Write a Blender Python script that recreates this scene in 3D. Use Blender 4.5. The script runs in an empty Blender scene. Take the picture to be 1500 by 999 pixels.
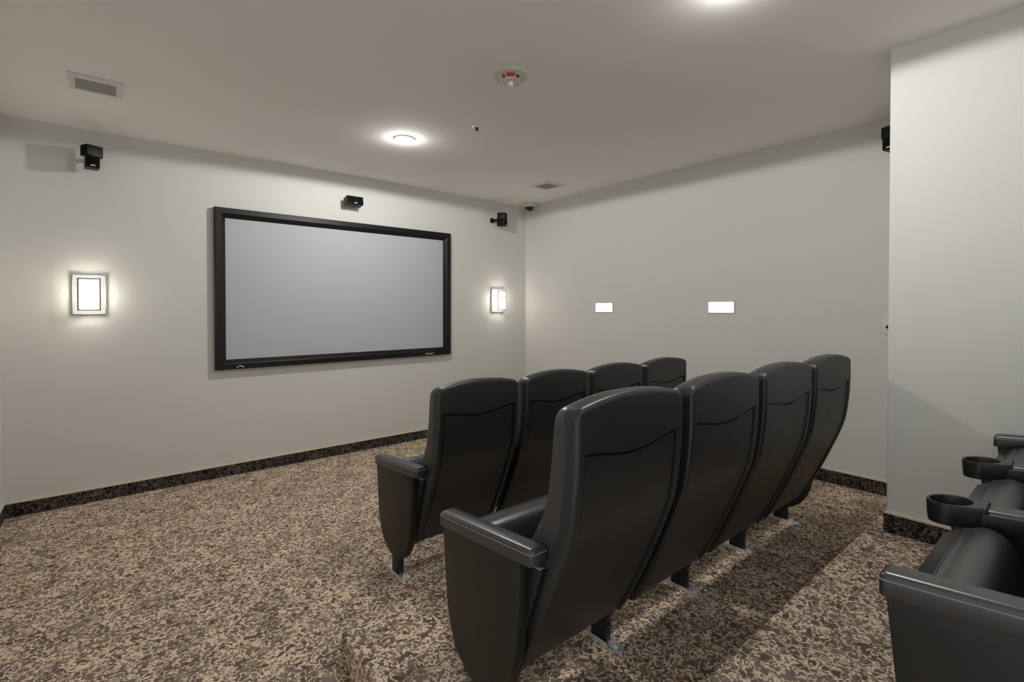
import bpy, bmesh, math
from math import sin, cos, pi, radians, sqrt
from mathutils import Vector, Matrix

sc = bpy.context.scene
COL = sc.collection

# ------------------------------------------------------------------ measured room
CEIL = 2.74
YF = 4.757          # screen wall
XR = 4.192          # right wall
XL = -0.538         # left wall
YB = -2.60          # back wall
XP = 3.069          # near right wall (juts into the room)
YP = 0.6915         # its corner
H1, H2 = 0.1214, 0.2903   # the two carpeted risers
YS = 0.775          # front edge of the upper riser
BB = 0.0994         # carpet baseboard height
CAMZ = 1.428

# ------------------------------------------------------------------ materials
def new_mat(name):
    m = bpy.data.materials.new(name); m.use_nodes = True
    nt = m.node_tree
    b = nt.nodes['Principled BSDF']
    return m, nt, b

def simple(name, col, rough=0.5, metal=0.0, spec=0.5, bump=None, coat=0.0, var=0.0):
    m, nt, b = new_mat(name)
    b.inputs['Base Color'].default_value = (*col, 1)
    b.inputs['Roughness'].default_value = rough
    b.inputs['Metallic'].default_value = metal
    b.inputs['Specular IOR Level'].default_value = spec
    b.inputs['Coat Weight'].default_value = coat
    tc = nt.nodes.new('ShaderNodeTexCoord')
    if var:
        n = nt.nodes.new('ShaderNodeTexNoise'); n.inputs['Scale'].default_value = 9; n.inputs['Detail'].default_value = 4
        nt.links.new(tc.outputs['Object'], n.inputs['Vector'])
        r = nt.nodes.new('ShaderNodeMapRange')
        r.inputs['To Min'].default_value = rough - var; r.inputs['To Max'].default_value = rough + var
        nt.links.new(n.outputs['Fac'], r.inputs['Value']); nt.links.new(r.outputs['Result'], b.inputs['Roughness'])
    if bump:
        scale, strength, dist = bump
        n = nt.nodes.new('ShaderNodeTexNoise'); n.inputs['Scale'].default_value = scale; n.inputs['Detail'].default_value = 3
        nt.links.new(tc.outputs['Object'], n.inputs['Vector'])
        bp = nt.nodes.new('ShaderNodeBump'); bp.inputs['Strength'].default_value = strength; bp.inputs['Distance'].default_value = dist
        nt.links.new(n.outputs['Fac'], bp.inputs['Height']); nt.links.new(bp.outputs['Normal'], b.inputs['Normal'])
    return m

def emis(name, col, strength):
    m, nt, b = new_mat(name)
    b.inputs['Base Color'].default_value = (*[c * .8 for c in col], 1)
    b.inputs['Emission Color'].default_value = (*col, 1)
    b.inputs['Emission Strength'].default_value = strength
    b.inputs['Roughness'].default_value = .4
    return m

def carpet(name, light, mid, dark, thr):
    m, nt, b = new_mat(name)
    N, L = nt.nodes, nt.links
    tc = N.new('ShaderNodeTexCoord')
    warp = N.new('ShaderNodeTexNoise'); warp.inputs['Scale'].default_value = 60; warp.inputs['Detail'].default_value = 2
    L.new(tc.outputs['Object'], warp.inputs['Vector'])
    mix = N.new('ShaderNodeVectorMath'); mix.operation = 'MULTIPLY_ADD'
    mix.inputs[1].default_value = (.016, .016, .016)
    L.new(warp.outputs['Color'], mix.inputs[0]); L.new(tc.outputs['Object'], mix.inputs[2])
    worm = N.new('ShaderNodeTexNoise'); worm.inputs['Scale'].default_value = 42; worm.inputs['Detail'].default_value = 1.5
    worm.inputs['Roughness'].default_value = .45; worm.inputs['Distortion'].default_value = .6
    L.new(mix.outputs[0], worm.inputs['Vector'])
    big = N.new('ShaderNodeTexNoise'); big.inputs['Scale'].default_value = 6; big.inputs['Detail'].default_value = 2
    L.new(tc.outputs['Object'], big.inputs['Vector'])
    # the tan strokes: density follows the large patches
    mr = N.new('ShaderNodeMapRange'); mr.inputs['From Min'].default_value = .3; mr.inputs['From Max'].default_value = .7
    mr.inputs['To Min'].default_value = -.045; mr.inputs['To Max'].default_value = .045
    L.new(big.outputs['Fac'], mr.inputs['Value'])
    add = N.new('ShaderNodeMath'); add.operation = 'ADD'
    L.new(worm.outputs['Fac'], add.inputs[0]); L.new(mr.outputs['Result'], add.inputs[1])
    sub = N.new('ShaderNodeMath'); sub.operation = 'SUBTRACT'; sub.inputs[1].default_value = .5
    L.new(worm.outputs['Fac'], sub.inputs[0])
    ab = N.new('ShaderNodeMath'); ab.operation = 'ABSOLUTE'; L.new(sub.outputs[0], ab.inputs[0])
    s2 = N.new('ShaderNodeMath'); s2.operation = 'MULTIPLY_ADD'; s2.inputs[1].default_value = -.5; 
    L.new(mr.outputs['Result'], s2.inputs[0]); L.new(ab.outputs[0], s2.inputs[2])
    ramp = N.new('ShaderNodeValToRGB')
    ramp.color_ramp.elements[0].position = max(0, thr - .03); ramp.color_ramp.elements[0].color = (1, 1, 1, 1)
    ramp.color_ramp.elements[1].position = thr + .03; ramp.color_ramp.elements[1].color = (0, 0, 0, 1)
    L.new(s2.outputs[0], ramp.inputs['Fac'])
    # ground colour: brown to grey
    n2 = N.new('ShaderNodeTexNoise'); n2.inputs['Scale'].default_value = 16; n2.inputs['Detail'].default_value = 2
    L.new(tc.outputs['Object'], n2.inputs['Vector'])
    r2 = N.new('ShaderNodeValToRGB')
    r2.color_ramp.elements[0].position = .40; r2.color_ramp.elements[0].color = (*dark, 1)
    r2.color_ramp.elements[1].position = .60; r2.color_ramp.elements[1].color = (*mid, 1)
    L.new(n2.outputs['Fac'], r2.inputs['Fac'])
    mc = N.new('ShaderNodeMix'); mc.data_type = 'RGBA'
    mc.inputs['B'].default_value = (0, 0, 0, 1)
    for s in mc.inputs:
        pass
    A = [s for s in mc.inputs if s.name == 'A' and s.type == 'RGBA'][0]
    B = [s for s in mc.inputs if s.name == 'B' and s.type == 'RGBA'][0]
    B.default_value = (*light, 1)
    L.new(ramp.outputs['Color'], mc.inputs['Factor']); L.new(r2.outputs['Color'], A)
    # tuft speckle
    sp = N.new('ShaderNodeTexNoise'); sp.inputs['Scale'].default_value = 260; sp.inputs['Detail'].default_value = 2
    L.new(tc.outputs['Object'], sp.inputs['Vector'])
    spr = N.new('ShaderNodeMapRange'); spr.inputs['From Min'].default_value = .3; spr.inputs['From Max'].default_value = .7
    spr.inputs['To Min'].default_value = .62; spr.inputs['To Max'].default_value = 1.35
    L.new(sp.outputs['Fac'], spr.inputs['Value'])
    mul = N.new('ShaderNodeMix'); mul.data_type = 'RGBA'; mul.blend_type = 'MULTIPLY'
    mul.inputs['Factor'].default_value = 1
    A2 = [s for s in mul.inputs if s.name == 'A' and s.type == 'RGBA'][0]
    B2 = [s for s in mul.inputs if s.name == 'B' and s.type == 'RGBA'][0]
    out = [s for s in mul.outputs if s.type == 'RGBA'][0]
    out1 = [s for s in mc.outputs if s.type == 'RGBA'][0]
    L.new(out1, A2); L.new(spr.outputs['Result'], B2)
    L.new(out, b.inputs['Base Color'])
    bp = N.new('ShaderNodeBump'); bp.inputs['Strength'].default_value = .55; bp.inputs['Distance'].default_value = .004
    L.new(sp.outputs['Fac'], bp.inputs['Height']); L.new(bp.outputs['Normal'], b.inputs['Normal'])
    b.inputs['Roughness'].default_value = .95
    b.inputs['Specular IOR Level'].default_value = .1
    return m

M = {}
M['wall'] = simple('wall_paint', (.655, .656, .622), .75, spec=.25, bump=(140, .12, .002))
M['ceiling'] = simple('ceiling_paint', (.86, .835, .81), .85, spec=.2, bump=(90, .1, .002))
M['carpet'] = carpet('patterned_carpet', (.86, .675, .495), (.26, .207, .175), (.135, .104, .083), .052)
M['base'] = carpet('dark_carpet_base', (.17, .135, .115), (.045, .036, .032), (.014, .012, .011), .04)
M['cap'] = simple('tan_cap', (.72, .62, .47), .5)
M['shell'] = simple('grained_black_plastic', (.0125, .0140, .0147), .40, spec=.75, bump=(700, .25, .0008), var=.06)
M['leather'] = simple('black_leather', (.030, .031, .0325), .34, spec=1.0, bump=(600, .05, .0005), var=.03)
M['panel'] = simple('satin_black_panel', (.016, .0155, .0125), .45, spec=.5, var=.05)
M['steel_black'] = simple('black_steel', (.012, .012, .012), .4)
M['hardplastic'] = simple('moulded_black_plastic', (.014, .014, .014), .36, spec=.6, bump=(500, .1, .0006))
M['chrome'] = simple('zinc_plated_steel', (.80, .80, .82), .38, metal=.75, var=.06)
M['thread'] = simple('grey_thread', (.24, .24, .24), .6)
M['frame'] = simple('black_flocked_frame', (.005, .005, .0055), .45, spec=.35)
M['screen'] = simple('grey_projection_fabric', (.475, .49, .515), .7, spec=.2)
M['white_mark'] = simple('white_mark', (.75, .75, .75), .5)
M['spk'] = simple('black_speaker', (.004, .004, .0045), .45, spec=.25)
M['grille'] = simple('speaker_grille', (.003, .003, .003), .8, spec=.15)
M['white'] = simple('white_enamel', (.66, .65, .62), .45)
M['vent_dark'] = simple('vent_slats', (.30, .29, .27), .5)
M['duct'] = simple('duct_dark', (.02, .02, .02), .8)
M['detector'] = simple('aged_white_plastic', (.66, .63, .52), .45)
M['red'] = simple('red_lens', (.62, .03, .03), .3)
M['dark_slot'] = simple('brown_slot', (.10, .06, .035), .6)
M['green_slot'] = simple('olive_slot', (.10, .12, .05), .6)
M['smoked'] = simple('smoked_dome', (.004, .004, .004), .08, spec=.6)
M['nickel'] = simple('satin_nickel', (.23, .23, .22), .5)
M['plate'] = simple('wall_plate', (.70, .68, .62), .45)
M['lamp_glass'] = emis('lit_lens', (1.0, .97, .93), 12.0)
M['sconce_glass'] = emis('lit_frosted_glass', (1.0, .95, .86), 9)
M['sconce_glass_dim'] = emis('lit_side_glass', (1.0, .95, .86), 4)
def glass_glow(name, col, strength, clear):
    m = emis(name, col, strength); nt = m.node_tree
    b = nt.nodes['Principled BSDF']; o = nt.nodes['Material Output']
    tr = nt.nodes.new('ShaderNodeBsdfTransparent'); mx = nt.nodes.new('ShaderNodeMixShader')
    mx.inputs[0].default_value = clear
    nt.links.new(b.outputs[0], mx.inputs[1]); nt.links.new(tr.outputs[0], mx.inputs[2]); nt.links.new(mx.outputs[0], o.inputs['Surface'])
    return m
M['sconce_glass'] = glass_glow('lit_frosted_glass', (1.0, .97, .91), .62, .18)
M['sconce_glass_dim'] = emis('lit_side_glass', (1.0, .97, .91), .42)
M['sconce_glass_dim'].node_tree.nodes['Principled BSDF'].inputs['Base Color'].default_value = (.03, .03, .03, 1)
M['niche_glass'] = emis('lit_louver_glass', (1.0, .97, .93), 1.0)

# ------------------------------------------------------------------ helpers
def obj(name, bm, mat, parent=None, smooth=None):
    me = bpy.data.meshes.new(name)
    bmesh.ops.recalc_face_normals(bm, faces=bm.faces)
    bm.to_mesh(me); bm.free()
    me.materials.append(mat)
    if smooth is not None:
        me.polygons.foreach_set('use_smooth', [True] * len(me.polygons))
        me.set_sharp_from_angle(angle=radians(smooth))
    o = bpy.data.objects.new(name, me)
    COL.objects.link(o)
    if parent is not None:
        o.parent = parent
    return o

def tag(o, label, cat, group=None):
    o['label'] = label; o['category'] = cat
    if group: o['group'] = group
    return o

def thing(name, label, cat, loc=(0, 0, 0), rotz=0, group=None):
    o = bpy.data.objects.new(name, None); COL.objects.link(o)
    o.empty_display_size = .05
    o.location = loc; o.rotation_euler = (0, 0, rotz)
    return tag(o, label, cat, group)

def struct(name, bm, mat, label=None, parent=None, smooth=None):
    o = obj(name, bm, mat, parent, smooth)
    if parent is None:
        o['kind'] = 'structure'
        if label: o['label'] = label
    return o

def box(bm, a, b, bev=0, seg=3):
    """axis box between corners a and b, all edges bevelled"""
    t = bmesh.new()
    bmesh.ops.create_cube(t, size=1)
    for v in t.verts:
        v.co = Vector([(a[i] + b[i]) / 2 + v.co[i] * (b[i] - a[i]) for i in range(3)])
    if bev:
        bmesh.ops.bevel(t, geom=t.edges[:], offset=bev, segments=seg, affect='EDGES', profile=.5)
    merge(bm, t); return bm

def merge(bm, t, mtx=None):
    if mtx is not None:
        bmesh.ops.transform(t, matrix=mtx, verts=t.verts)
    me = bpy.data.meshes.new('tmp'); t.to_mesh(me); t.free()
    bm.from_mesh(me); bpy.data.meshes.remove(me)

def prism_yz(bm, outline, x0, x1, bev=0, seg=2):
    """outline in (y, z), extruded along x"""
    t = bmesh.new()
    lo = [t.verts.new((x0, y, z)) for y, z in outline]
    hi = [t.verts.new((x1, y, z)) for y, z in outline]
    n = len(outline)
    t.faces.new(lo); t.faces.new(hi[::-1])
    for i in range(n):
        t.faces.new((lo[i], hi[i], hi[(i + 1) % n], lo[(i + 1) % n]))
    bmesh.ops.recalc_face_normals(t, faces=t.faces)
    if bev:
        es = [e for e in t.edges if abs(e.verts[0].co.x - e.verts[1].co.x) < 1e-6]
        bmesh.ops.bevel(t, geom=es, offset=bev, segments=seg, affect='EDGES', profile=.5)
    merge(bm, t); return bm

def prism_xy(bm, outline, z0, z1, bev=0, seg=2):
    t = bmesh.new()
    lo = [t.verts.new((x, y, z0)) for x, y in outline]
    hi = [t.verts.new((x, y, z1)) for x, y in outline]
    n = len(outline)
    t.faces.new(lo[::-1]); t.faces.new(hi)
    for i in range(n):
        t.faces.new((lo[i], lo[(i + 1) % n], hi[(i + 1) % n], hi[i]))
    bmesh.ops.recalc_face_normals(t, faces=t.faces)
    if bev:
        es = [e for e in t.edges if abs(e.verts[0].co.z - z1) < 1e-6 and abs(e.verts[1].co.z - z1) < 1e-6]
        bmesh.ops.bevel(t, geom=es, offset=bev, segments=seg, affect='EDGES', profile=.5)
    merge(bm, t); return bm

def lathe(bm, prof, n=32, mtx=None, cap=True):
    """profile of (r, z) turned round z"""
    t = bmesh.new(); rings = []
    for r, z in prof:
        if r < 1e-6:
            rings.append([t.verts.new((0, 0, z))])
        else:
            rings.append([t.verts.new((r * cos(2 * pi * i / n), r * sin(2 * pi * i / n), z)) for i in range(n)])
    for a, b in zip(rings, rings[1:]):
        for i in range(n):
            j = (i + 1) % n
            if len(a) == 1 and len(b) == 1: continue
            if len(a) == 1: t.faces.new((a[0], b[i], b[j]))
            elif len(b) == 1: t.faces.new((a[i], a[j], b[0]))
            else: t.faces.new((a[i], a[j], b[j], b[i]))
    if cap:
        for r in (rings[0], rings[-1]):
            if len(r) > 2:
                t.faces.new(r)
    merge(bm, t, mtx); return bm

def tube(bm, pts, r, n=8):
    t = bmesh.new(); rings = []
    P = [Vector(p) for p in pts]
    for k, p in enumerate(P):
        d = (P[min(k + 1, len(P) - 1)] - P[max(k - 1, 0)]).normalized()
        up = Vector((0, 0, 1)) if abs(d.z) < .9 else Vector((1, 0, 0))
        u = d.cross(up).normalized(); v = u.cross(d)
        rings.append([t.verts.new(p + (u * cos(2 * pi * i / n) + v * sin(2 * pi * i / n)) * r) for i in range(n)])
    for a, b in zip(rings, rings[1:]):
        for i in range(n):
            t.faces.new((a[i], a[(i + 1) % n], b[(i + 1) % n], b[i]))
    t.faces.new(rings[0]); t.faces.new(rings[-1])
    merge(bm, t); return bm

def spline(pts, q):
    """monotone-ish cubic through (x, y) pairs sorted by x"""
    n = len(pts)
    if q <= pts[0][0]: i = 0
    elif q >= pts[-1][0]: i = n - 2
    else:
        i = max(k for k in range(n - 1) if pts[k][0] <= q)
    x0, y0 = pts[i]; x1, y1 = pts[i + 1]
    def slope(k):
        if k == 0: return (pts[1][1] - pts[0][1]) / (pts[1][0] - pts[0][0])
        if k == n - 1: return (pts[-1][1] - pts[-2][1]) / (pts[-1][0] - pts[-2][0])
        return (pts[k + 1][1] - pts[k - 1][1]) / (pts[k + 1][0] - pts[k - 1][0])
    h = x1 - x0; t = (q - x0) / h
    m0, m1 = slope(i) * h, slope(i + 1) * h
    if t < 0 or t > 1:
        return y0 + m0 * t if t < 0 else y1 + m1 * (t - 1)
    return (2*t**3 - 3*t**2 + 1) * y0 + (t**3 - 2*t**2 + t) * m0 + (-2*t**3 + 3*t**2) * y1 + (t**3 - t**2) * m1

def dup(root, loc, label):
    r = root.copy(); COL.objects.link(r); r.location = loc; r['label'] = label
    for ch in list(root.children):
        c = ch.copy(); COL.objects.link(c); c.parent = r
        for g in list(ch.children):
            d = g.copy(); COL.objects.link(d); d.parent = c
    return r

# ------------------------------------------------------------------ room shell
T = .12
struct('floor', box(bmesh.new(), (XL - T, YB - T, -.10), (XR + T, YF + T, 0)), M['carpet'])
struct('ceiling', box(bmesh.new(), (XL - T, YB - T, CEIL), (XR + T, YF + T, CEIL + .1)), M['ceiling'])
struct('wall_front', box(bmesh.new(), (XL - T, YF, 0), (XR + T, YF + T, CEIL)), M['wall'])
struct('wall_right', box(bmesh.new(), (XR, YP, 0), (XR + T, YF, CEIL)), M['wall'])
struct('wall_left', box(bmesh.new(), (XL - T, 1.30, 0), (XL, YF, CEIL)), M['wall'])
# back wall and near left wall left out so world light fills in
t = bmesh.new()
prism_xy(t, [(XP, YB), (XP, YP), (XR + T, YP), (XR + T, YB)], 0, CEIL)
es = [e for e in t.edges if all(abs(v.co.x - XP) < 1e-5 and abs(v.co.y - YP) < 1e-5 for v in e.verts)]
bmesh.ops.bevel(t, geom=es, offset=.006, segments=3, affect='EDGES', profile=.5)
struct('wall_side', t, M['wall'], smooth=40)

def rounded_platform(x0, x1, y0, y1, z, r, notch=None):
    o = [(x0, y0)]
    o = [(x1, y0), (x1, y1)]
    for k in range(0, 9):
        a = pi / 2 + k * pi / 16
        o.append((x0 + r + r * cos(a), y1 - r + r * sin(a)))
    o.append((x0, y0))
    return prism_xy(bmesh.new(), o, 0, z, bev=.018, seg=4)
PX = .728
struct('riser_platform', rounded_platform(PX, XR, YS - .005, 2.005, H1, .07), M['carpet'],
       'low carpeted riser under the middle row of seats', smooth=40)
t = rounded_platform(PX, XR, YP, YS, H2, .03)
struct('riser_platform', prism_xy(t, [(PX, YB), (XP, YB), (XP, YP + .002), (PX, YP + .002)], 0, H2), M['carpet'],
       'higher carpeted riser under the back row of seats', smooth=40)

def baseboard(name, a, b, nrm, z, h=BB, th=.010):
    """dark carpet strip from a to b (x, y), standing on z, thickness along nrm, with a tan cap"""
    n = Vector(nrm)
    A, B = Vector(a), Vector(b)
    o = struct(name, prism_xy(bmesh.new(), [tuple(A), tuple(B), tuple(B + n * th), tuple(A + n * th)], z, z + h - .005), M['base'])
    th2 = th + .003
    obj('baseboard_cap', prism_xy(bmesh.new(), [tuple(A), tuple(B), tuple(B + n * th2), tuple(A + n * th2)], z + h - .005, z + h + .005), M['cap'], o)
    return o
baseboard('baseboard_front', (XL, YF), (XR, YF), (0, -1), 0)
baseboard('baseboard_left', (XL, 1.30), (XL, YF - .012), (1, 0), 0)
baseboard('baseboard_right', (XR, 2.012), (XR, YF - .012), (-1, 0), 0)
baseboard('baseboard_right_riser', (XR, YS + .006), (XR, 2.0), (-1, 0), H1)
baseboard('baseboard_side', (XP, YB), (XP, YP + .010), (-1, 0), H2)

# ------------------------------------------------------------------ theatre seats
W = .572
SX0, SX1 = .028, .544
SC = (SX0 + SX1) / 2; SH = (SX1 - SX0) / 2
REAR = [(.16, .260), (.20, .238), (.24, .215), (.38, .145), (.52, .084), (.64, .037), (.70, .020), (.80, .006), (.88, .000), (1.0, -.001), (1.08, .002)]
FRONT = [(.55, .222), (.605, .203), (.673, .164), (.753, .132), (.866, .113), (.945, .105), (1.0, .098), (1.08, .080)]
def top_z(x, base=1.064, R=.03):
    t_ = (x - SC) / SH
    z = base - .030 * t_ * t_
    d = SH - abs(x - SC)
    if d < R:
        z -= R - sqrt(max(0, R * R - (R - d) ** 2))
    return z
WAVE = [(.02, .915), (.062, .913), (.12, .908), (.20, .894), (.28, .887), (.36, .893), (.44, .908), (.512, .917), (.56, .918)]
BOT = .196
RX0, RX1 = .060, .514

def shell_mesh():
    bm = bmesh.new()
    eps = .0025
    xs = [SX0 + .030 * (1 - cos(k * pi / 2 / 7)) for k in range(7)]            # rounded left edge
    xs += [.052]
    xs += [RX0 - eps, RX0, RX0 + .006, RX0 + .0085] + [RX0 + (RX1 - RX0) * k / 22 for k in range(1, 22)] + [RX1 - .0085, RX1 - .006, RX1, RX1 + eps]
    xs += [.522] + [SX1 - .030 * (1 - cos(k * pi / 2 / 7)) for k in range(6, -1, -1)]
    xs = sorted(set(round(x, 6) for x in xs))
    def column(x):
        w = spline(WAVE, x); tz = top_z(x)
        w1 = w - eps
        zs = [BOT + (w1 - .0085 - BOT) * k / 38 for k in range(39)] + [w1 - .0060, w1]
        zs += [w]
        n = 14
        for k in range(1, n + 1):
            u = k / n
            u = 1 - (1 - u) ** 1.9
            zs.append(w + (tz - w) * u)
        return zs
    r = .013
    grid = []; front = []
    for x in xs:
        zs = column(x); g = []; f = []
        tz = top_z(x); WZ = zs[40]
        for j, z in enumerate(zs):
            y = spline(REAR, z)
            d = min(SH - abs(x - SC), (tz - z) * .95)
            off = 0
            if d < r:
                off = r - sqrt(max(0, r * r - (r - max(d, 0)) ** 2))
            if j <= 40 and RX0 - 1e-6 <= x <= RX1 + 1e-6:
                edge = min(x - RX0, RX1 - x, WZ - z)
                off += .017 if edge < .0065 else .008
            g.append(bm.verts.new((x, y + off, z)))
            f.append(bm.verts.new((x, y + .047, z)))
        grid.append(g); front.append(f)
    nx, nz = len(grid), len(grid[0])
    for i in range(nx - 1):
        for j in range(nz - 1):
            bm.faces.new((grid[i][j], grid[i + 1][j], grid[i + 1][j + 1], grid[i][j + 1]))
            bm.faces.new((front[i][j], front[i][j + 1], front[i + 1][j + 1], front[i + 1][j]))
    for j in range(nz - 1):
        bm.faces.new((grid[0][j], grid[0][j + 1], front[0][j + 1], front[0][j]))
        bm.faces.new((grid[-1][j], front[-1][j], front[-1][j + 1], grid[-1][j + 1]))
    for i in range(nx - 1):
        bm.faces.new((grid[i][0], front[i][0], front[i + 1][0], grid[i + 1][0]))
        bm.faces.new((grid[i][-1], grid[i + 1][-1], front[i + 1][-1], front[i][-1]))
    return bm

def cushion_mesh():
    """leather pad in front of the shell: an arched slab with rounded front edges"""
    bm = bmesh.new()
    inset = .004
    hw = SH - inset
    nx, nz = 24, 30
    xs = [SC + hw * sin(-pi / 2 + pi * k / nx) for k in range(nx + 1)]
    front, rear = [], []
    for x in xs:
        tz = top_z(x) - .006
        gf, gr = [], []
        z0 = .568
        for j in range(nz + 1):
            u = j / nz; u = sin(u * pi / 2) ** .9 if u else 0
            z = z0 + (tz - z0) * u
            yr = spline(REAR, z) + .044
            yf = spline(FRONT, z)
            dx = hw - abs(x - SC); dz = (tz - z); db = z - z0 + .012
            R = .020
            off = 0
            for d, rr in ((dx, R), (dz, .034), (db, .02)):
                if d < rr:
                    off += rr - sqrt(max(0, rr * rr - (rr - max(d, 0)) ** 2))
            bulge = .016 * (1 - ((x - SC) / hw) ** 2)
            yf2 = max(yf + bulge - min(off, .045), yr + .004)
            gf.append(bm.verts.new((x, yf2, z))); gr.append(bm.verts.new((x, yr, z)))
        front.append(gf); rear.append(gr)
    for i in range(nx):
        for j in range(nz):
            bm.faces.new((front[i][j], front[i][j + 1], front[i + 1][j + 1], front[i + 1][j]))
            bm.faces.new((rear[i][j], rear[i + 1][j], rear[i + 1][j + 1], rear[i][j + 1]))
    for j in range(nz):
        bm.faces.new((front[0][j], rear[0][j], rear[0][j + 1], front[0][j + 1]))
        bm.faces.new((front[-1][j], front[-1][j + 1], rear[-1][j + 1], rear[-1][j]))
    for i in range(nx):
        bm.faces.new((front[i][0], front[i + 1][0], rear[i + 1][0], rear[i][0]))
        bm.faces.new((front[i][-1], rear[i][-1], rear[i + 1][-1], front[i + 1][-1]))
    return bm

def loft_x(outline, xs_scale):
    """outline (y,z) lofted along x; xs_scale = [(x, shrink)] pulls the outline towards its centre"""
    bm = bmesh.new(); rings = []
    cy = sum(p[0] for p in outline) / len(outline); cz = sum(p[1] for p in outline) / len(outline)
    for x, s in xs_scale:
        ring = []
        for y, z in outline:
            d = Vector((y - cy, z - cz)); l = d.length
            d = d * ((l - s) / l)
            ring.append(bm.verts.new((x, cy + d.x, cz + d.y)))
        rings.append(ring)
    n = len(outline)
    for a, b in zip(rings, rings[1:]):
        for i in range(n):
            bm.faces.new((a[i], a[(i + 1) % n], b[(i + 1) % n], b[i]))
    bm.faces.new(rings[0]); bm.faces.new(rings[-1][::-1])
    return bm

def smooth_loop(pts, sub=5):
    out = []; n = len(pts)
    for i in range(n):
        p0, p1, p2, p3 = [Vector(pts[(i + k - 1) % n]) for k in range(4)]
        for k in range(sub):
            t_ = k / sub
            q = .5 * ((2 * p1) + (p2 - p0) * t_ + (2 * p0 - 5 * p1 + 4 * p2 - p3) * t_**2 + (3 * p1 - p0 - 3 * p2 + p3) * t_**3)
            out.append((q.x, q.y))
    return out

SEAT_C = [(.545, .541), (.528, .557), (.502, .566), (.474, .560), (.452, .541), (.437, .50), (.415, .42), (.385, .32), (.352, .22), (.352, .190), (.385, .180), (.425, .20), (.47, .32), (.51, .44)]
def seat_cushion_mesh():
    L_ = smooth_loop(SEAT_C)
    x0, x1 = .040, .518
    r = .022
    st = [(x0 + r * (1 - cos(k * pi / 12)), r * (1 - sin(k * pi / 12))) for k in range(0, 7)]
    st += [(x1 - r * (1 - cos(k * pi / 12)), r * (1 - sin(k * pi / 12))) for k in range(6, -1, -1)]
    return loft_x(L_, st)
def seat_pan_mesh():
    bm = bmesh.new()
    out = [(.588, .513), (.586, .519), (.552, .5395), (.546, .5375), (.508, .44), (.467, .32), (.421, .195), (.425, .178), (.445, .176), (.50, .27), (.55, .39)]
    prism_yz(bm, out, .037, .521, bev=.004)
    return bm
def seat_piping_mesh():
    return tube(bmesh.new(), [(.044, .547, .5425), (.514, .547, .5425)], .0035)

def pad_z(y): return .592 + (.603 - y) * .085      # the arm rises towards the back
def pad_mesh(y0, y1, w0=-.029, w1=.036, h=.050):
    bm = bmesh.new()
    t = bmesh.new(); bmesh.ops.create_cube(t, size=1)
    ny = 1
    for v in t.verts:
        v.co = Vector(((w0 + w1) / 2 + v.co.x * (w1 - w0), (y0 + y1) / 2 + v.co.y * (y1 - y0), v.co.z * h - h / 2))
    top = [e for e in t.edges if all(v.co.z > -1e-4 for v in e.verts)]
    vert = [e for e in t.edges if abs(e.verts[0].co.z - e.verts[1].co.z) > h * .5]
    bmesh.ops.bevel(t, geom=vert, offset=.014, segments=4, affect='EDGES', profile=.5)
    top = [e for e in t.edges if all(v.co.z > -1e-4 for v in e.verts)]
    bmesh.ops.bevel(t, geom=top, offset=.014, segments=5, affect='EDGES', profile=.5)
    bot = [e for e in t.edges if all(v.co.z < -h + 1e-4 for v in e.verts)]
    bmesh.ops.bevel(t, geom=bot, offset=.004, segments=2, affect='EDGES', profile=.5)
    for v in t.verts:
        v.co.z += pad_z(v.co.y)
    merge(bm, t); return bm
def stitch_mesh(y0, y1, w0=-.029, w1=.036):
    """the piped seam round the top of the arm pad"""
    bm = bmesh.new(); d = .0148; e = .0005
    def P(x, y): return (x, y, pad_z(y) - d)
    r = .014; a = []
    for (cx, cy, a0) in ((w1 - r, y1 - r, 0), (w0 + r, y1 - r, 90), (w0 + r, y0 + r, 180), (w1 - r, y0 + r, 270)):
        for k in range(5):
            an = radians(a0 + k * 22.5)
            a.append(P(cx + (r + e) * cos(an), cy + (r + e) * sin(an)))
    a.append(a[0])
    return tube(bm, a, .0016, 6)

PANEL = [(.595, .550), (.588, .48), (.578, .38), (.567, .28), (.550, .215), (.525, .165), (.490, .130), (.455, .108), (.418, .092), (.335, .088),
         (.300, .105), (.262, .135), (.235, .175), (.213, .225), (.197, .30), (.185, .40), (.178, .50), (.175, .585)]
def panel_mesh(x0=-.021, x1=.021):
    return prism_yz(bmesh.new(), PANEL, x0, x1, bev=.004)
ARMSUP = [(.500, .555), (.490, .50), (.470, .40), (.445, .25), (.430, .14), (.418, .092), (.335, .088), (.31, .14), (.27, .25), (.24, .40), (.225, .50), (.22, .58)]

def post_mesh(): return box(bmesh.new(), (-.016, .335, .004), (.016, .412, .125), .003)
def foot_mesh():
    bm = bmesh.new()
    o = [(-.029, .468), (-.029, .300)]
    for k in range(0, 9):
        an = pi + k * pi / 8
        o.append((.029 * cos(an), .297 + .029 * sin(an)))
    o += [(.029, .300), (.029, .468)]
    prism_xy(bm, o, 0, .005, bev=.0015)
    # turned-up side rails
    box(bm, (-.029, .322, .004), (-.024, .468, .016), .001)
    box(bm, (.024, .322, .004), (.029, .468, .016), .001)
    return bm
def bolt_mesh():
    bm = bmesh.new(); mtx = Matrix.Translation((0, .300, .005))
    lathe(bm, [(0.0, 0), (.014, 0), (.014, .002), (.0085, .0025), (.0085, .009), (.0045, .0095), (.0045, .022), (0, .023)], 12, mtx, cap=False)
    return bm
def bracket_mesh(x0, x1):
    return prism_yz(bmesh.new(), [(.182, .560), (.118, .566), (.150, .47), (.200, .335), (.236, .242), (.285, .245), (.245, .36), (.21, .46)], x0, x1, bev=.002)
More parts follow.
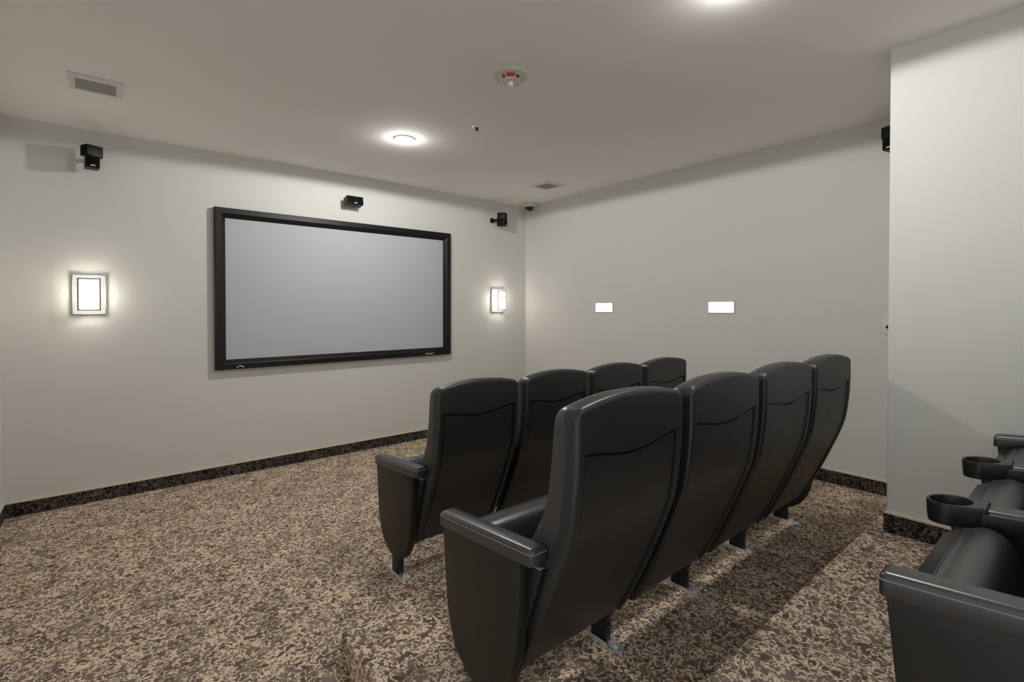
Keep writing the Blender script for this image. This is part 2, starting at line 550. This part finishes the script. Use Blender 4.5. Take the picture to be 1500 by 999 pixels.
def bracket_lit_edge_mesh(x0, x1):  # bright strip standing in for light caught on the bracket's top edge
    bm = bmesh.new()
    return prism_yz(bm, [(.180, .5605), (.122, .566), (.122, .569), (.180, .5635)], x0, x1)
def cross_beam_mesh():
    return box(bmesh.new(), (.02, .330, .255), (.552, .365, .290), .003)

def cup_mesh():
    """moulded cup holder at the front of a shared arm: a ring on a tapered neck"""
    bm = bmesh.new()
    cy = .580; ro, ri = .054, .0455
    n = 40
    out, inn = [], []
    yb, wb = .503, .041
    for k in range(n):
        an = 2 * pi * k / n - pi / 2
        c_, s_ = cos(an), sin(an)
        if s_ >= 0:
            x, y = ro * c_, ro * s_
        else:      # sides taper straight back into the arm
            L1 = (yb - cy) / s_                       # hits the back line
            sg = 1 if c_ > 0 else -1
            den = abs(c_) - (ro - wb) / (cy - yb) * s_
            L2 = ro / den if den > 1e-6 else 1e9      # hits the tapering side
            L_ = min(L1, L2); x, y = L_ * c_, L_ * s_
        out.append((x + .003, cy + y)); inn.append((ri * c_ + .003, cy + ri * s_))
    def z_t(y): return pad_z(y) + .004
    h = .060
    def ring(pts, dz): return [bm.verts.new((x, y, z_t(y) + dz)) for x, y in pts]
    def shrink(pts, s): return [(.003 + (x - .003) * s, cy + (y - cy) * s) for x, y in pts]
    seq = [ring(shrink(inn, .93), -h + .002), ring(inn, -.006), ring(shrink(inn, 1.04), -.001), ring(shrink(out, .97), 0), ring(out, -.004), ring(shrink(out, .98), -h * .6), ring(shrink(out, .93), -h)]
    for a, b in zip(seq, seq[1:]):
        for i in range(n):
            bm.faces.new((a[i], a[(i + 1) % n], b[(i + 1) % n], b[i]))
    bm.faces.new(seq[-1]); bm.faces.new(seq[0])
    return bm

def arm_body_mesh():
    bm = bmesh.new(); t = bmesh.new()
    box(t, (-.0380, .232, -.0575), (.044, .520, -.009), .004, 3)
    for v in t.verts: v.co.z += pad_z(v.co.y)
    merge(bm, t); return bm

def standard(root, kind, x):
    """the arm standard at local x: 'end' has a closed panel, 'mid' a cup holder"""
    def put(o): o.location.x = x; return o
    if kind == 'end':
        put(obj('side_panel', panel_mesh(), M['panel'], root, 30))
        p = put(obj('arm_pad', pad_mesh(.118, .607), M['leather'], root, 40))
        obj('piping', stitch_mesh(.118, .607), M['thread'], p, 40)
    else:
        put(obj('arm_support', prism_yz(bmesh.new(), ARMSUP, -.016, .016, bev=.003), M['panel'], root, 30))
        put(obj('arm_body', arm_body_mesh(), M['hardplastic'], root, 35))
        put(obj('arm_pad', pad_mesh(.118, .511, -.0285, .036, .022), M['leather'], root, 40))
        put(obj('cup_holder', cup_mesh(), M['hardplastic'], root, 35))
    put(obj('post', post_mesh(), M['steel_black'], root, 30))
    f = put(obj('foot_plate', foot_mesh(), M['chrome'], root, 30))
    obj('bolt', bolt_mesh(), M['chrome'], f, 40)

ME_CACHE = {}
def make_seat(kinds):
    root = thing('theater_seat', '', 'theater seat')
    obj('backrest', shell_mesh(), M['shell'], root, 35)
    obj('back_cushion', cushion_mesh(), M['leather'], root, 50)
    c = obj('seat_cushion', seat_cushion_mesh(), M['leather'], root, 50)
    obj('piping', seat_piping_mesh(), M['leather'], c, 40)
    obj('seat_pan', seat_pan_mesh(), M['hardplastic'], root, 30)
    for x0, x1 in ((.010, .027), (.537, .551)):
        b_ = obj('back_bracket', bracket_mesh(x0, x1), M['steel_black'], root, 30)
        obj('bracket_lit_edge', bracket_lit_edge_mesh(x0, x1), M['chrome'], b_)
    obj('seat_beam', cross_beam_mesh(), M['steel_black'], root, 30)
    standard(root, kinds[0], 0)
    if len(kinds) > 1:
        standard(root, kinds[1], W)
    return root

first = make_seat(['end'])
middle = make_seat(['mid'])
last = make_seat(['mid', 'end'])
ROWS = [
    ('front', (1.215, 2.050, 0.0), 4, 'theater seats of the front row', [
        'black theater seat at the left end of the front row',
        'second black theater seat from the left in the front row on the floor',
        'third black theater seat from the left in the front row',
        'black theater seat at the far right end of the front row']),
    ('middle', (.935, .885, H1), 4, 'theater seats of the middle row', [
        'large black theater seat at the left end of the middle row',
        'second black theater seat from the left in the middle row on the low riser',
        'third black theater seat from the left in the middle row on the low riser',
        'black theater seat at the far right end of the middle row']),
    ('back', (1.262, -.315, H2), 3, 'theater seats of the back row', [
        'black leather seat of the back row beside the stitched arm pad at the corner',
        'middle seat of the back row, between the two arms with cup holders',
        'back row seat next to the jutting wall, behind the farther cup holder']),
]
protos_used = set()
for rname, (x, y, z), n, grp, labels in ROWS:
    for k in range(n):
        src = first if k == 0 else (last if k == n - 1 else middle)
        loc = (x + W * k, y, z)
        if src.name in protos_used:
            s = dup(src, loc, labels[k])
        else:
            protos_used.add(src.name); s = src; s.location = loc; s['label'] = labels[k]
        s['group'] = grp

# ------------------------------------------------------------------ projection screen
D = .062
k_ = (YF - D) / YF
sx0, sx1 = .7205 * k_, 3.057 * k_
sz0, sz1 = CAMZ + (.9065 - CAMZ) * k_, CAMZ + (2.2865 - CAMZ) * k_
scr = thing('projection_screen', 'large wide grey screen in a black frame hanging on the front wall', 'projection screen', ((sx0 + sx1) / 2, YF, sz0))
hw_, hh_ = (sx1 - sx0) / 2, sz1 - sz0
FW = .083
def frame_mesh():
    bm = bmesh.new()
    # profile: (inset from outer edge, distance out from the wall)
    prof = [(0, .002), (0, D - .006), (.006, D), (.046, D), (.052, D - .003), (.080, .030), (FW, .022), (FW, .002)]
    rings = []
    for ins, d in prof:
        rings.append([bm.verts.new((sx, -d, sz)) for sx, sz in ((-hw_ + ins, ins), (hw_ - ins, ins), (hw_ - ins, hh_ - ins), (-hw_ + ins, hh_ - ins))])
    for a, b in zip(rings, rings[1:] + rings[:1]):
        for i in range(4):
            bm.faces.new((a[i], a[(i + 1) % 4], b[(i + 1) % 4], b[i]))
    return bm
obj('frame', frame_mesh(), M['frame'], scr)
obj('screen_fabric', box(bmesh.new(), (-hw_ + FW - .004, -.022, FW - .004), (hw_ - FW + .004, -.008, hh_ - FW + .004)), M['screen'], scr)
# small swoosh emblem at lower left, small word mark at lower right of the frame
bm = bmesh.new()
ex = -hw_ + .185; ez = .020
for dx, w_, z0_, z1_ in ((-.022, .016, -.004, .004), (-.006, .014, .002, .014), (.008, .016, -.002, .008), (.022, .014, -.006, .002)):
    t = bmesh.new(); box(t, (-w_ / 2, -.0012, -.0028), (w_ / 2, 0, .0028), .0004, 1)
    merge(bm, t, Matrix.Translation((ex + dx, -D, ez + (z0_ + z1_) / 2)) @ Matrix.Rotation(radians(-35 if dx < 0 else 28), 4, 'Y'))
obj('emblem', bm, M['white_mark'], scr)
bm = bmesh.new(); lx = hw_ - .325
def stroke(a, b, w_=.0032):
    t = bmesh.new(); v = Vector((b[0] - a[0], 0, b[1] - a[1])); l = v.length
    box(t, (-w_ / 2, -.0012, -w_ / 2), (l + w_ / 2, 0, w_ / 2))
    merge(bm, t, Matrix.Translation((lx + a[0], -D, .016 + a[1])) @ Matrix.Rotation(-math.atan2(v.z, v.x), 4, 'Y'))
LET = [  # seven short letter forms
    [((0, 0), (.010, 0)), ((.010, 0), (.010, .008)), ((.010, .008), (0, .008)), ((0, .008), (0, .017)), ((0, .017), (.010, .017))],
    [((.004, 0), (.004, .015)), ((0, .011), (.009, .011))],
    [((.009, 0), (0, 0)), ((0, 0), (0, .011)), ((0, .011), (.009, .011)), ((.009, .011), (.009, .005)), ((.009, .005), (0, .005))],
    [((0, .011), (.003, 0)), ((.003, 0), (.006, .008)), ((.006, .008), (.009, 0)), ((.009, 0), (.012, .011))],
    [((.009, 0), (.009, .011)), ((.009, .011), (0, .011)), ((0, .006), (.009, .006)), ((0, .006), (0, 0)), ((0, 0), (.009, 0))],
    [((0, 0), (0, .011)), ((0, .011), (.007, .011))],
    [((.004, 0), (.004, .015)), ((0, .011), (.009, .011))],
]
ox = 0
for L_ in LET:
    for a, b in L_:
        stroke((a[0] + ox, a[1]), (b[0] + ox, b[1]))
    ox += max(max(p[0][0], p[1][0]) for p in L_) + .0055
obj('lettering', bm, M['white_mark'], scr)

# ------------------------------------------------------------------ satellite speakers
CUBE_W = .079
def cube_body(): return box(bmesh.new(), (-.0395, -.052, -.0395), (.0395, .05, .0395), .005, 3)
def cube_grille(): return box(bmesh.new(), (-.034, -.0545, -.034), (.034, -.051, .034), .002, 2)
def cube_badge(): return box(bmesh.new(), (-.013, -.0562, -.0285), (.013, -.0542, -.0225))
def speaker(label, center, out, yaws, arm_dx=0, stack=True, wall_rot=0, group='corner speakers', tilt=0):
    """two pivoting cubes on a wall bracket; local -y faces the room"""
    r = thing('wall_speaker', label, 'speaker', center, wall_rot, group)
    bm = bmesh.new()
    box(bm, (-.028 + arm_dx, out - .012, -.028), (.028 + arm_dx, out, .028), .004)
    tube(bm, [(arm_dx, out - .006, 0), (arm_dx * .5, out * .55, 0), (0, .045, 0)], .016)
    obj('wall_bracket', bm, M['spk'], r, 35)
    for i, yw in enumerate(yaws):
        off = Vector((0, 0, .0405 - .081 * i)) if stack else Vector((-.0405 + .081 * i, 0, 0))
        c = obj('speaker_cube', cube_body(), M['spk'], r, 35)
        c.location = off; c.rotation_euler = (tilt, 0, yw)
        obj('grille', cube_grille(), M['grille'], c, 30)
        if i == len(yaws) - 1:
            bd = obj('badge', cube_badge(), M['white_mark'], c)
            if not stack: bd.location.x = -.0405; bd.location.z = -.004
    return r
speaker('black two-cube speaker high at the left of the front wall, above the left sconce', (-.055, YF - .135, 2.508), .135, [radians(-62), radians(6)])
speaker('black two-cube speaker high at the right of the front wall, near the corner camera', (3.695, YF - .135, 2.500), .135, [radians(35), radians(22)], arm_dx=-.05)
speaker('flat black centre speaker just above the projection screen', (1.868, YF - .115, 2.463), .115, [radians(0), radians(0)], stack=False, group='front speakers', tilt=radians(-10))
speaker('black two-cube speaker high on the right wall, half hidden by the jutting wall', (XR - .155, .893, 2.560), .155, [radians(70), radians(-10)], wall_rot=radians(-90), group='surround speakers')

# ------------------------------------------------------------------ wall sconces
def sconce(label, x, z, group):
    r = thing('wall_sconce', label, 'wall lamp', (x, YF, z), 0, group)
    w, h, d = .093, .143, .095
    bw = .006
    bm = bmesh.new()      # wall frame: thin metal rectangle
    for s in (-1, 1):
        box(bm, (s * w - bw / 2, -.014, -h), (s * w + bw / 2, 0, h), .001, 1)
        box(bm, (-w, -.014, s * h - bw / 2), (w, 0, s * h + bw / 2), .001, 1)
    obj('wall_frame', bm, M['nickel'], r)
    obj('wall_glass', box(bmesh.new(), (-w + .004, -.011, -h + .004), (w - .004, -.003, h - .004)), M['sconce_glass_dim'], r)
    # projecting shade: a narrower frosted box
    iw, ih = .060, .112
    bm = bmesh.new()
    box(bm, (-iw, -d, -ih), (iw, -.012, ih), .002, 1)
    obj('shade', bm, M['sconce_glass'], r)
    ld = bpy.data.lights.new('sconce_bulb', 'POINT'); ld.energy = 8.5; ld.shadow_soft_size = .025; ld.color = (1.0, .95, .86)
    lo = bpy.data.objects.new('sconce_bulb', ld); COL.objects.link(lo); lo.parent = r; lo.location = (0, -.072, 0)
    bm = bmesh.new()
    for s in (-1, 1):
        box(bm, (s * iw - .005, -d - .004, -ih), (s * iw + .005, -d + .006, ih))
        box(bm, (-iw - .005, -d - .004, s * ih - .005), (iw + .005, -d + .006, s * ih + .005))
        box(bm, (s * iw - .0025, -.054, -ih), (s * iw + .0025, -.045, ih))
    obj('shade_frame', bm, M['nickel'], r)
    bm = bmesh.new()      # little rail across the middle with three uprights
    box(bm, (-iw * .80, -d - .006, .015), (iw * .98, -d - .001, .019))
    box(bm, (-iw * .98, -d - .006, -.009), (iw * .98, -d - .001, -.0050))
    for k in (-.030, -.002, .026):
        box(bm, (k - .002, -d - .006, -.008), (k + .002, -d - .001, .018))
    obj('rail', bm, M['nickel'], r)
    return r
sconce('square frosted glass wall sconce left of the projection screen', -.079, 1.531, 'front wall sconces')
sconce('square frosted glass wall sconce right of the projection screen, near the corner', 3.725, 1.530, 'front wall sconces')

def niche_light(label, y, z):
    r = thing('recessed_wall_light', label, 'wall light', (XR, y, z), 0, 'lights on the right wall')
    w, h = .119, .050
    bm = bmesh.new()
    for s in (-1, 1):
        box(bm, (-.008, s * w - .004, -h), (0, s * w + .004, h))
        box(bm, (-.008, -w, s * h - .004), (0, w, s * h + .004))
    obj('bezel', bm, M['white'], r)
    obj('lens', box(bmesh.new(), (-.006, -w + .003, -h + .003), (-.001, w - .003, h - .003)), M['niche_glass'], r)
    return r
niche_light('small bright rectangular light set in the right wall, closer to the corner', 3.459, 1.4415)
niche_light('small bright rectangular light set in the right wall, farther from the corner', 2.143, 1.440)

# ------------------------------------------------------------------ ceiling fixtures
def downlight(label, x, y, power, group='recessed downlights'):
    r = thing('ceiling_downlight', label, 'ceiling light', (x, y, CEIL), 0, group)
    obj('trim_ring', lathe(bmesh.new(), [(.082, 0), (.082, -.006), (.074, -.011), (.062, -.009), (.060, -.002), (.060, 0)], 40, cap=False), M['white'], r, 40)
    obj('lens', lathe(bmesh.new(), [(.061, -.002), (.058, -.012), (.047, -.024), (.030, -.032), (.012, -.0355), (0, -.036)], 32, cap=True), M['lamp_glass'], r, 60)
    for nm, kind, en, dz in (('downlight_lamp', 'SPOT', power, -.07), ('downlight_glow', 'POINT', power * .05, -.060)):
        ld = bpy.data.lights.new(nm, kind); ld.energy = en; ld.shadow_soft_size = .045
        ld.color = (1.0, .98, .95)
        if kind == 'SPOT':
            ld.spot_size = radians(178); ld.spot_blend = .03
        lo = bpy.data.objects.new(nm, ld); COL.objects.link(lo)
        lo.parent = r; lo.location = (0, 0, dz)
    return r
downlight('round lit downlight in the ceiling in front of the projection screen', 1.793, 3.450, 34)
downlight('round downlight in the ceiling over the middle row of seats', 1.95, .960, 25)
downlight('round downlight in the ceiling over the back of the room', 1.95, -1.50, 5)

def vent(label, x0, x1, y0, y1, ix0, ix1, iy0, iy1):
    cx, cy = (x0 + x1) / 2, (y0 + y1) / 2
    r = thing('air_vent', label, 'air vent', (cx, cy, CEIL), 0, 'ceiling air vents')
    bm = bmesh.new()
    z0, z1 = -.010, 0
    for a, b in (((x0, y0), (ix0, y1)), ((ix1, y0), (x1, y1)), ((ix0, y0), (ix1, iy0)), ((ix0, iy1), (ix1, y1))):
        box(bm, (a[0] - cx, a[1] - cy, z0), (b[0] - cx, b[1] - cy, z1))
    obj('vent_frame', bm, M['white'], r)
    obj('duct_opening', box(bmesh.new(), (ix0 - cx, iy0 - cy, -.002), (ix1 - cx, iy1 - cy, -.0005)), M['duct'], r)
    n = 9
    for k in range(n):
        yy = iy0 + (iy1 - iy0) * (k + .5) / n - cy
        bm = bmesh.new(); t = bmesh.new()
        box(t, (ix0 - cx, -.0105, -.0007), (ix1 - cx, .0105, .0007))
        merge(bm, t, Matrix.Translation((0, yy, -.007)) @ Matrix.Rotation(radians(-22), 4, 'X'))
        obj('slat', bm, M['vent_dark'], r)
    return r
vent('rectangular white framed air vent in the ceiling near the left speaker', -.145, .100, 3.655, 3.905, -.116, .068, 3.706, 3.879)
vent('small square air vent in the ceiling near the corner camera', 3.515, 3.762, 3.645, 3.905, 3.548, 3.722, 3.690, 3.869)

r = thing('smoke_alarm', 'round cream fire alarm with red window on the ceiling', 'smoke alarm', (1.768, 2.133, CEIL), radians(-40))
obj('base_ring', lathe(bmesh.new(), [(.101, 0), (.101, -.008), (.094, -.014), (.080, -.016), (0, -.016)], 48, cap=False), M['detector'], r, 40)
bm = bmesh.new()
box(bm, (-.052, -.058, -.044), (.052, .052, -.012), .008)
obj('housing', bm, M['detector'], r, 40)
obj('strobe_window', box(bmesh.new(), (-.024, -.064, -.034), (.024, -.054, -.016), .003), M['red'], r, 40)
obj('strobe_reflector', lathe(bmesh.new(), [(.019, 0), (.019, -.014), (.014, -.024), (0, -.027)], 24, Matrix.Translation((0, -.012, -.043))), M['chrome'], r, 40)
obj('sounder_slot', box(bmesh.new(), (-.048, -.0605, -.041), (-.030, -.056, -.024)), M['green_slot'], r)
obj('sounder_slot', box(bmesh.new(), (.030, -.0605, -.041), (.048, -.056, -.024)), M['dark_slot'], r)

r = thing('sprinkler_head', 'tiny chrome fire sprinkler head on the ceiling', 'sprinkler', (2.083, 2.895, CEIL))
obj('escutcheon', lathe(bmesh.new(), [(.034, 0), (.032, -.005), (.020, -.010), (.014, -.010), (0, -.010)], 32, cap=False), M['chrome'], r, 40)
bm = bmesh.new()
lathe(bm, [(.011, -.008), (.011, -.020), (.007, -.022), (0, -.022)], 16, cap=False)
for s in (-1, 1):
    tube(bm, [(s * .010, 0, -.018), (s * .013, 0, -.028), (s * .004, 0, -.038)], .003)
obj('frame_arms', bm, M['steel_black'], r, 40)
obj('deflector', lathe(bmesh.new(), [(0, -.037), (.013, -.037), (.014, -.039), (0, -.040)], 16, cap=False), M['chrome'], r, 40)

r = thing('dome_camera', 'white dome security camera with smoked bubble in the ceiling corner', 'security camera', (4.085, 4.56, CEIL))
obj('housing', lathe(bmesh.new(), [(.084, 0), (.084, -.028), (.076, -.042), (.060, -.050), (.054, -.050), (0, -.050)], 40, cap=False), M['white'], r, 40)
obj('bubble', lathe(bmesh.new(), [(.055, -.048)] + [(.055 * cos(radians(a)), -.050 - .050 * sin(radians(a))) for a in range(10, 90, 10)] + [(0, -.100)], 32, cap=False), M['smoked'], r, 60)

r = thing('light_switch', 'tiny wall plate with dark knob peeping past the jutting wall', 'light switch', (XR, .940, 1.305))
obj('plate', box(bmesh.new(), (-.006, -.035, -.057), (0, .035, .057), .002), M['plate'], r, 30)
obj('knob', lathe(bmesh.new(), [(.012, 0), (.012, .018), (.010, .022), (0, .022)], 20, Matrix.Translation((-.006, 0, -.004)) @ Matrix.Rotation(radians(-90), 4, 'Y'), cap=False), M['spk'], r, 40)

# ------------------------------------------------------------------ world, camera, view
w = bpy.data.worlds.new('room_world'); sc.world = w; w.use_nodes = True
w.node_tree.nodes['Background'].inputs['Color'].default_value = (.5, .505, .52, 1)
w.node_tree.nodes['Background'].inputs['Strength'].default_value = .84

cd = bpy.data.cameras.new('camera'); co = bpy.data.objects.new('camera', cd); COL.objects.link(co)
FPX = 718.05
cd.sensor_fit = 'HORIZONTAL'; cd.sensor_width = 36; cd.lens = FPX * 36 / 1500
cd.shift_y = -(499.5 - 460.73) / 1500
cd.clip_start = .02
yaw, pit = radians(39.803), radians(.685)
co.location = (0, 0, CAMZ)
co.rotation_euler = (pi / 2 - pit, 0, -yaw)
sc.camera = co

sc.cycles.max_bounces = 12
sc.cycles.diffuse_bounces = 8
sc.cycles.sample_clamp_indirect = 8
vs = sc.view_settings
vs.view_transform = 'Standard'; vs.look = 'None'; vs.gamma = 1; vs.use_curve_mapping = False
vs.exposure = 0.76
